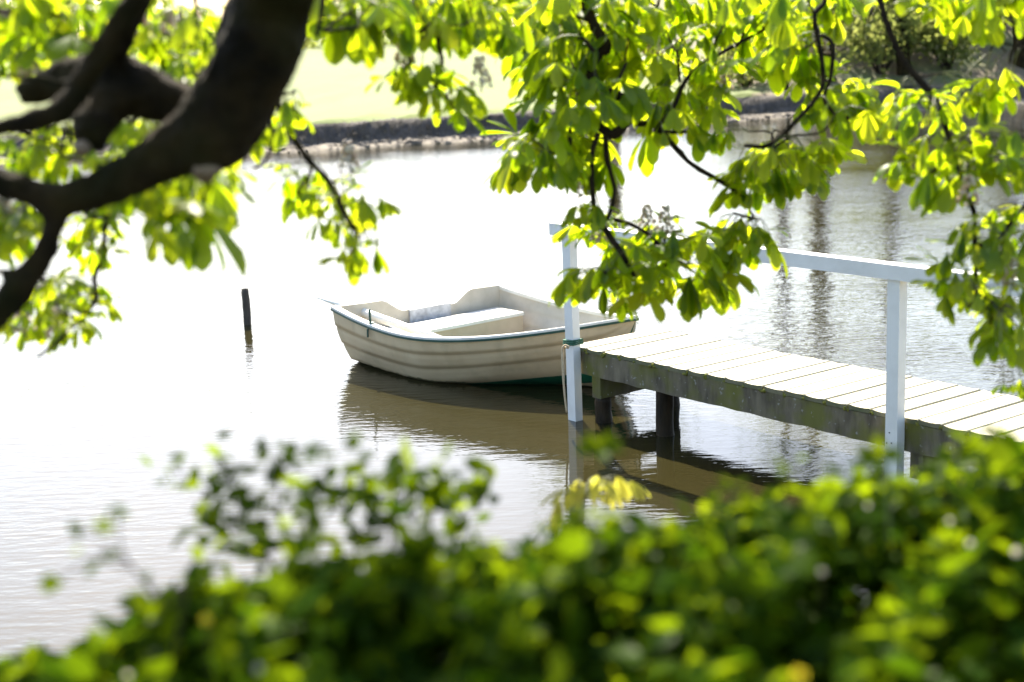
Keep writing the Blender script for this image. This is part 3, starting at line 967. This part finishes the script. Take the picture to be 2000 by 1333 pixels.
# ------------------------------------------------------------------ hedge and shoots on the near bank
def oval_leaf(mb, p, d, nrm, L, W, var, mat=0):
    d = unit(d); sd = unit(np.cross(d, nrm)); up = np.cross(sd, d)
    P = [p, p + d * L * .3 - sd * W * .85 + up * W * .25, p + d * L * .35, p + d * L * .3 + sd * W * .85 + up * W * .25,
         p + d * L * .68 - sd * W * .8 + up * W * .15 - up * L * .04, p + d * L * .7 - up * L * .05, p + d * L * .68 + sd * W * .8 + up * W * .15 - up * L * .04, p + d * L - up * L * .12]
    mb.add(P, [(0, 2, 1), (0, 3, 2), (1, 2, 5, 4), (2, 3, 6, 5), (4, 5, 7), (5, 6, 7)], mat, var=var)


def rdir(el_mu=.1, el_sd=.5):
    a = rng.random() * 6.28; e = rng.normal(el_mu, el_sd)
    return np.array([math.cos(a) * math.cos(e), math.sin(a) * math.cos(e), math.sin(e)])


hedge = empty("hedge", (0.3, 2.3, 1.2))
tag(hedge, "dense dark green leafy hedge along the bottom, small pale flowers among its leaves", "hedge")
HB = np.array([0.3, 2.3, 1.2])
HT = np.array([(-150, 1310), (0, 1300), (90, 1285), (170, 1290), (250, 1215), (330, 1150), (400, 1140), (470, 1150), (560, 1110), (650, 1120), (740, 1110), (830, 1070), (900, 1060), (960, 1090), (1010, 1095), (1060, 1050), (1130, 1035), (1180, 1020), (1230, 1045), (1300, 1030), (1370, 1010), (1440, 1005), (1500, 960), (1570, 970), (1640, 965), (1700, 925), (1760, 930), (1830, 915), (1900, 890), (1950, 880), (2000, 865), (2150, 840)], float)
HOLES = [(1650, 1205, 105, 52), (1330, 1285, 90, 38), (905, 1290, 120, 42), (1950, 1215, 75, 52), (610, 1300, 85, 36), (1160, 1230, 85, 34), (1510, 1305, 95, 36), (1800, 1290, 70, 34), (400, 1270, 60, 30), (1420, 1130, 60, 26), (1000, 1170, 55, 26), (760, 1200, 60, 28)]
hl = MB()
for k in range(34):      # young shoots break the top line
    u = rng.uniform(200, 2050); top = np.interp(u, HT[:, 0], HT[:, 1]); bd = np.interp(u, [0, 1000, 1600, 2000], [2.35, 2.3, 2.55, 2.8]) - .08
    hgt = rng.uniform(0, 34) + (20 if u > 1500 else 0); du = rng.normal() * 22
    for j in range(7):
        q = j / 6
        oval_leaf(hl, at(u + du * q, top + 18 - (hgt + 18) * q, bd) + rng.normal(size=3) * .008, rdir(.35, .4), unit(np.array([0, -.3, 1]) + rng.normal(size=3) * .5), rng.uniform(.028, .052) * (1.1 - .5 * q), .012 * (1.1 - .5 * q), np.clip(rng.normal(.65, .25), 0, 1))
nleaf = 0
while nleaf < 13500:
    u = rng.uniform(-120, 2120); top = np.interp(u, HT[:, 0], HT[:, 1])
    q = rng.random() ** 1.25
    v = top + 34 + 24 * math.sin(u * .021) * math.sin(u * .057 + 1) + (1430 - top) * q + rng.normal() * 14
    if v < top - 2: continue
    if any(((u - hu) / ru) ** 2 + ((v - hv) / rv) ** 2 < 1 for hu, hv, ru, rv in HOLES) and rng.random() < .88: continue
    base_d = np.interp(u, [0, 1000, 1600, 2000], [2.35, 2.3, 2.55, 2.8])
    d = base_d - .55 * (v - top) / 420 + abs(rng.normal()) * .24 + .13 * math.sin(u * .016 + 2 * math.sin(v * .011)) + .09 * math.sin(u * .041 + v * .027)
    p = at(u, v, d)
    oval_leaf(hl, p, rdir(.15, .5), unit(np.array([0, -.2, 1]) + rng.normal(size=3) * .55), *((lambda q_: (q_, q_ * rng.uniform(.27, .40)))(rng.uniform(.024, .055) if rng.random() < .82 else rng.uniform(.055, .078))), np.clip(rng.normal(.28, .28), 0, 1))
    nleaf += 1
for k in range(4200):     # inside of the hedge, leaves coloured darker to stand in for shade
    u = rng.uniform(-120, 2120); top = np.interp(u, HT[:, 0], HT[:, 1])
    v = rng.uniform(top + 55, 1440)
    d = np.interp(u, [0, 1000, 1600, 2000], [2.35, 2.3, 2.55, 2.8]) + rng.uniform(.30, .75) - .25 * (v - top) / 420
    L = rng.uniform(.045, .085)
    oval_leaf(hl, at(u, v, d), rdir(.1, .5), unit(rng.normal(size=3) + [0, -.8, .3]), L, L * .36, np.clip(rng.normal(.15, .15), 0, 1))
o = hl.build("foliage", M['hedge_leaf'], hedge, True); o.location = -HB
hs = MB()
for k in range(90):
    u = rng.uniform(-50, 2050); top = np.interp(u, HT[:, 0], HT[:, 1])
    d = np.interp(u, [0, 1000, 1600, 2000], [2.35, 2.3, 2.55, 2.8]) + rng.random() * .1
    a = at(u, top + rng.uniform(10, 60), d); b0_ = a + np.array([rng.normal() * .1, rng.normal() * .08, 0]); b0_[2] = a[2] - .65
    hs.tube([b0_, (a + b0_) / 2 + rng.normal(size=3) * .03, a], [.007, .005, .003], 5, smooth=3)
o = hs.build("stems", M['twig'], hedge, True); o.location = -HB


def small_flower(u, v, d, r, mat, parent):
    f_ = MB(); c0 = at(u, v, d)
    toc = unit(EYE - c0)
    s1 = unit(np.cross(toc, [0, 0, 1])); s2 = np.cross(s1, toc)
    for k in range(5):
        a = k * 2 * math.pi / 5 + rng.random() * .2
        dd = unit(s1 * math.cos(a) + s2 * math.sin(a) + toc * .35)
        oval_leaf(f_, c0, dd, toc, r, r * .42, .5)
    f_.blob(c0, r * .22, 1, 6, 4, .1)
    f_.tube([c0 - toc * .003, c0 - toc * .01 + [0, 0, -.05], c0 + [0, .02, -.12]], .0012, 4, 2, smooth=2)
    o_ = f_.build("flower", [mat, M['yellow_spot'], M['petiole']], parent)
    o_.location = -HB
    return o_


for u, v, rr in ((248, 1322, .007), (505, 1306, .007), (1605, 1115, .006), (1695, 988, .004), (1855, 1018, .005), (1895, 1062, .006), (1985, 1078, .008)):
    top = np.interp(u, HT[:, 0], HT[:, 1]); bd = np.interp(u, [0, 1000, 1600, 2000], [2.35, 2.3, 2.55, 2.8])
    small_flower(u, v, bd - .55 * (v - top) / 420 - .12, rr, M['flower'], hedge)
for u, v in ((402, 1211), (1560, 1320)):  # yellow petal rosettes set among the hedge leaves
    top = np.interp(u, HT[:, 0], HT[:, 1])
    f_ = small_flower(u, v, 2.3 - .55 * (v - top) / 420 - .12, .009, M['yellow_spot'], hedge)

# airy shrub standing above the hedge, left of the middle
shrub = empty("shrub", (-.5, 2.7, 1.0))
tag(shrub, "airy shrub of thin twigs with sparse dark leaves, below the boat's reflection", "shrub")
SB = np.array([-.5, 2.7, 1.0])
ss = MB(); sl = MB()
stem_paths = [[(620, 1150), (560, 1060), (540, 980), (545, 900), (535, 885)], [(640, 1150), (600, 1050), (610, 960), (640, 910)], [(560, 1140), (500, 1050), (460, 960), (430, 900)],
              [(700, 1150), (690, 1050), (665, 960), (672, 925)], [(760, 1120), (770, 1020), (790, 960), (800, 930)], [(830, 1100), (840, 1010), (860, 950), (865, 915)], [(880, 1090), (900, 1010), (930, 960), (940, 925)],
              [(540, 1000), (470, 985), (400, 960), (335, 912)], [(610, 990), (700, 960), (760, 940), (830, 955)], [(480, 1010), (440, 1010), (370, 1000)], [(690, 1060), (740, 1000), (720, 950)], [(560, 1070), (480, 1080), (430, 1060)]]
for sp_ in stem_paths:
    dd = 2.75 + rng.normal() * .15
    P = np.array([at(u, v, dd) for u, v in sp_])
    P, R_ = catmull(P, np.linspace(.0032, .0014, len(P)), 5)
    ss.tube(P, R_, 5, smooth=1)
    for k in range(3, len(P)):
        for _ in range(rng.integers(2, 4)):
            p = P[k] + rng.normal(size=3) * .02
            oval_leaf(sl, p, rdir(.1, .6), unit(np.array([0, -.3, 1]) + rng.normal(size=3) * .5), rng.uniform(.024, .056), rng.uniform(.009, .017), np.clip(rng.normal(.5, .3), 0, 1))
ss.tube([SB + [0, 0, -.1], at(650, 1250, 2.75), at(640, 1140, 2.75)], [.012, .010, .005], 6)
o = ss.build("stems", M['twig'], shrub, True); o.location = -SB
o = sl.build("foliage", M['hedge_leaf'], shrub, True); o.location = -SB

# low shoot at the far left
sh = empty("shrub", (-.85, 2.2, 1.0))
tag(sh, "small arching shoot with a few scattered leaves at the lower left, over the rippled water", "shrub")
SB2 = np.array([-.85, 2.2, 1.0])
ss = MB(); sl = MB()
for sp_ in ([(330, 1190), (280, 1130), (200, 1060), (140, 1020)], [(300, 1160), (240, 1080), (230, 1010), (225, 985)], [(250, 1110), (180, 1090), (120, 1130), (70, 1140)], [(210, 1075), (185, 1100), (160, 1130)]):
    dd = 2.15
    P = np.array([at(u, v, dd) for u, v in sp_]); P, R_ = catmull(P, np.linspace(.002, .0009, len(P)), 4)
    ss.tube(P, R_, 4, smooth=1)
ss.tube([SB2 + [0, 0, -.1], at(345, 1260, 2.15), at(330, 1185, 2.15)], [.005, .004, .002], 5)
for u, v, L in ((235, 1015, .045), (225, 1035, .035), (75, 1138, .042), (140, 1018, .035), (195, 1095, .040), (120, 1140, .038), (265, 1150, .040), (240, 1075, .035), (135, 1085, .032), (305, 1165, .045), (285, 1120, .028), (225, 990, .026)):
    oval_leaf(sl, at(u, v, 2.15), rdir(-.1, .4), unit(np.array([0, -.8, .6]) + rng.normal(size=3) * .3), L, L * .32, rng.uniform(.4, .95))
o = ss.build("stems", M['twig'], sh, True); o.location = -SB2
o = sl.build("foliage", M['hedge_leaf'], sh, True); o.location = -SB2

# young chestnut growing on the bank, lit through
b0 = np.array([.22, 4.1, .35])
sap = empty("sapling", b0)
tag(sap, "young chestnut sapling with drooping bright yellow leaves before the jetty's dark reflection", "sapling")
ss = MB(); sl = MB()
dsp = 4.4
stem = [b0 - [0, 0, .2], at(1100, 1180, dsp), at(1110, 1060, dsp), at(1140, 975, dsp)]
ss.tube(stem, [.009, .008, .006, .004], 6)
for u, v, L, az in ((1175, 935, 78, -1.2), (1205, 930, 82, -.3), (1232, 940, 74, .2), (1112, 950, 76, 3.0), (1090, 972, 78, 3.6), (1150, 944, 82, -2.0), (1130, 938, 74, 2.2), (1195, 946, 74, -1.0), (1085, 1000, 66, 3.3), (1165, 930, 70, 1.2), (1040, 1062, 42, 3.1)):
    hub = at(u, v, dsp + rng.normal() * .08)
    ss.tube([stem[-1] if v < 1000 else stem[2], (hub + stem[-1]) / 2 + [0, 0, .02], hub], .0025, 4, smooth=3)
    palmate(sl, hub, az, .78 * L * dsp / F, droop=.8, var=rng.uniform(.4, 1), elev=-.35, wr=.13, n=7)
o = ss.build("stem", M['petiole'], sap, True); o.location = -b0
o = sl.build("leaves", M['sapling_leaf'], sap, True); o.location = -b0

# blurred shoots standing up out of the hedge
for lab, tips, base in (("single leafy shoot standing up from the hedge before the white post at the jetty's end", [(1172, 882, 7)], (1195, 1030)),
                        ("thin pale shoot standing up from the hedge right of the yellow sapling", [(1430, 950, 3)], (1428, 1010)),
                        ("leafy shoot with round leaves in front of the right-hand handrail post", [(1718, 895, 5), (1700, 905, 3)], (1735, 960))):
    dd = 2.45
    b0 = at(base[0], base[1] + 120, dd)
    so = empty("shoot", b0); tag(so, lab, "shoot")
    ss = MB(); sl = MB()
    for u, v, n in tips:
        tip = at(u, v, dd)
        ss.tube([b0, at(base[0], base[1], dd), (at(base[0], base[1], dd) + tip) / 2 + [.004, 0, 0], tip], [.0026, .0022, .0018, .0012], 5)
        for k in range(n):
            a = 6.28 * k / n + rng.random() * .4
            d_ = np.array([math.cos(a), .35 * math.sin(a), .35 + .35 * math.sin(a)])
            oval_leaf(sl, tip, d_, unit(np.array([0, -.6, .9])), .042 if n > 3 else .03, .011 if n > 3 else .007, rng.uniform(.6, 1))
    o = ss.build("stem", M['petiole'], so, True); o.location = -b0
    o = sl.build("leaves", M['hedge_leaf'], so, True); o.location = -b0


# ------------------------------------------------------------------ far bank
def quad_leaf(mb, p, size, var):
    a = unit(rng.normal(size=3)); b2 = unit(np.cross(a, rng.normal(size=3)))
    mb.add([p - a * size, p - b2 * size * .6, p + a * size, p + b2 * size * .6], [(0, 1, 2, 3)], var=var)


def far_tree(u, off, r, h, lean, n, label, crown_z, crown_r):
    d_ = 46.0
    # where the trunk stands: on the bank behind the shore, under picture column u
    for _ in range(12):
        p = at(u, 120, d_); tgt = float(far_shore(p[0])) + off
        d_ *= tgt / p[1]
    p[2] = float(far_height(p[0], off)) - .1
    to = empty("bank_tree", p); tag(to, label, "tree", "trees on the far bank")
    tr_ = MB()
    top = np.array([lean, 0, h])
    tr_.tube([[0, 0, -.2], [0, 0, .25], top * .3, top * .6 + [rng.normal() * .15, 0, 0], top], [r * 1.7, r * 1.15, r, r * .8, r * .3], 10, rough=.04)
    cl = MB()
    for k in range(9):
        q = .5 + .5 * rng.random(); a = rng.random() * 6.28; e = rng.uniform(.2, .9); L = crown_r * rng.uniform(.6, 1.1)
        s_ = top * q; t1 = s_ + np.array([math.cos(a) * math.cos(e), math.sin(a) * math.cos(e), math.sin(e)]) * L
        tr_.tube([s_, (s_ + t1) / 2 + rng.normal(size=3) * .15, t1], [r * .35, r * .2, r * .08], 6)
        for c_ in range(n // 9):
            pp = t1 + rng.normal(size=3) * np.array([.5, .5, .4]) * crown_r * .45
            if pp[2] < crown_z: continue
            quad_leaf(cl, pp, rng.uniform(.10, .22), rng.random())
    tr_.build("trunk", M['bark'], to, True)
    cl.build("crown", M['far_leaf'], to)


far_tree(1193, 3.0, .20, 11, .3, 500, "slim bare-stemmed tree on the far bank behind the hanging middle branch", 7.5, 2.6)
far_tree(1530, 2.5, .16, 11, .1, 400, "thin straight tree on the far bank, leftmost of those on the wooded slope", 8.0, 2.2)
far_tree(1612, 3.5, .27, 12, -.5, 500, "thick leaning tree on the far bank, second on the wooded slope", 7.5, 2.8)
far_tree(1765, 3.0, .20, 12, -.8, 700, "tall tree on the far bank in the middle of the wooded slope", 6.0, 3.2)
far_tree(1995, 3.0, .24, 11, -.3, 500, "tree on the far bank at the right edge of the view", 7.0, 2.8)


def far_shrub(u, v, off, r, n, label):
    d_ = 48.0
    for _ in range(12):
        p = at(u, v, d_); tgt = float(far_shore(p[0])) + off
        d_ *= tgt / p[1]
    p[2] = float(far_height(p[0], off)) - .1
    so = empty("bank_shrub", p); tag(so, label, "shrub", "shrubs on the far bank")
    fl = MB(); st2 = MB()
    for k in range(7):
        a = rng.random() * 6.28; c0 = np.array([math.cos(a) * r * .6, math.sin(a) * r * .5, r * rng.uniform(.4, 1.2)])
        st2.tube([[0, 0, -.1], c0 * .5 + rng.normal(size=3) * .05, c0], [.05, .03, .012], 5)
        for c_ in range(n // 7):
            quad_leaf(fl, c0 + rng.normal(size=3) * r * np.array([.33, .33, .28]), rng.uniform(.06, .13), rng.random())
    fl.build("foliage", M['far_leaf'], so); st2.build("stems", M['twig'], so, True)


for u, off, r, lab in ((1680, 5.5, 1.1, "pale green shrub on the far slope right of the thick leaning tree"), (1745, 7.0, 1.3, "rounded shrub on the far slope beside the middle tall tree"), (1820, 5.0, 1.2, "low shrub near the water on the far slope, between the two right-hand trees"),
                       (1880, 8.0, 1.5, "large shrub high on the far slope towards the right edge"), (1950, 5.5, 1.2, "shrub on the far slope just left of the rightmost tree"), (2010, 7.0, 1.4, "shrub on the far slope cut by the right edge"),
                       (1460, 5.0, .9, "small shrub at the left foot of the far slope"), (1720, 3.2, .9, "small shrub at the foot of the middle tall tree by the water"), (1850, 3.0, .8, "smallest shrub, at the water's edge on the far slope"), (1790, 9.5, 1.7, "tall shrub at the top of the far slope behind the middle tall tree"), (1920, 11.0, 1.8, "tallest shrub, at the top of the far slope near the right edge"), (1640, 9.0, 1.5, "shrub behind the thick leaning tree on the far slope"),
                       (1565, 7.5, 1.2, "shrub on the far slope between the thin and the thick tree")):
    far_shrub(u, 120, off, r * 1.45, 1300, lab)

# stones along the far waterline: nobody could count them
stn = MB()
for k in range(500):
    x = rng.uniform(-9, 14); off = rng.normal(.25, .3)
    r_ = rng.uniform(.02, .07) * (1 + (rng.random() < .08))
    stn.blob((x, float(far_shore(x)) + off, float(far_height(x, off)) + r_ * .2), (r_ * 1.3, r_, r_ * .7), nu=6, nv=4, jit=.2)
tag(stn.build("shore_stones", M['stone'], smooth=False), "rough pale stones strewn along the far waterline", "stones", kind='stuff')
# dry reeds against the far bank
rd = MB()
for k in range(2600):
    x = rng.uniform(-10, 16); off = rng.uniform(.70, 1.1)
    p = np.array([x, float(far_shore(x)) + off, float(far_height(x, off)) - .03])
    hgt = rng.uniform(.08, .26); ww = .012
    tipp = p + np.array([rng.normal() * .06, rng.normal() * .05, hgt])
    rd.add([p - [ww, 0, 0], p + [ww, 0, 0], tipp], [(0, 1, 2)])
tag(rd.build("bank_reeds", plain("dry_reed", (.055, .045, .032), (.14, .11, .075), 8, 0.9, 0)), "dry dark grass tufts along the steep far bank", "reeds", kind='stuff')
# far-off wood
fw_ = MB()
for k in range(5200):
    u = rng.uniform(-500, 1250); d_ = rng.uniform(150, 175)
    p = at(u, 60, d_)
    hmax = 5.2 + 2.0 * math.sin(u * .011) + 1.2 * math.sin(u * .037 + 1)
    p[2] = 1.0 + hmax * rng.random() ** .8
    quad_leaf(fw_, p, rng.uniform(.35, .8), rng.random())
tag(fw_.build("distant_woods", M['far_leaf']), "dark line of distant woods across the far end of the lawn", "woods", kind='stuff')
print("verts", sum(len(o.data.vertices) for o in bpy.data.objects if o.type == 'MESH'))
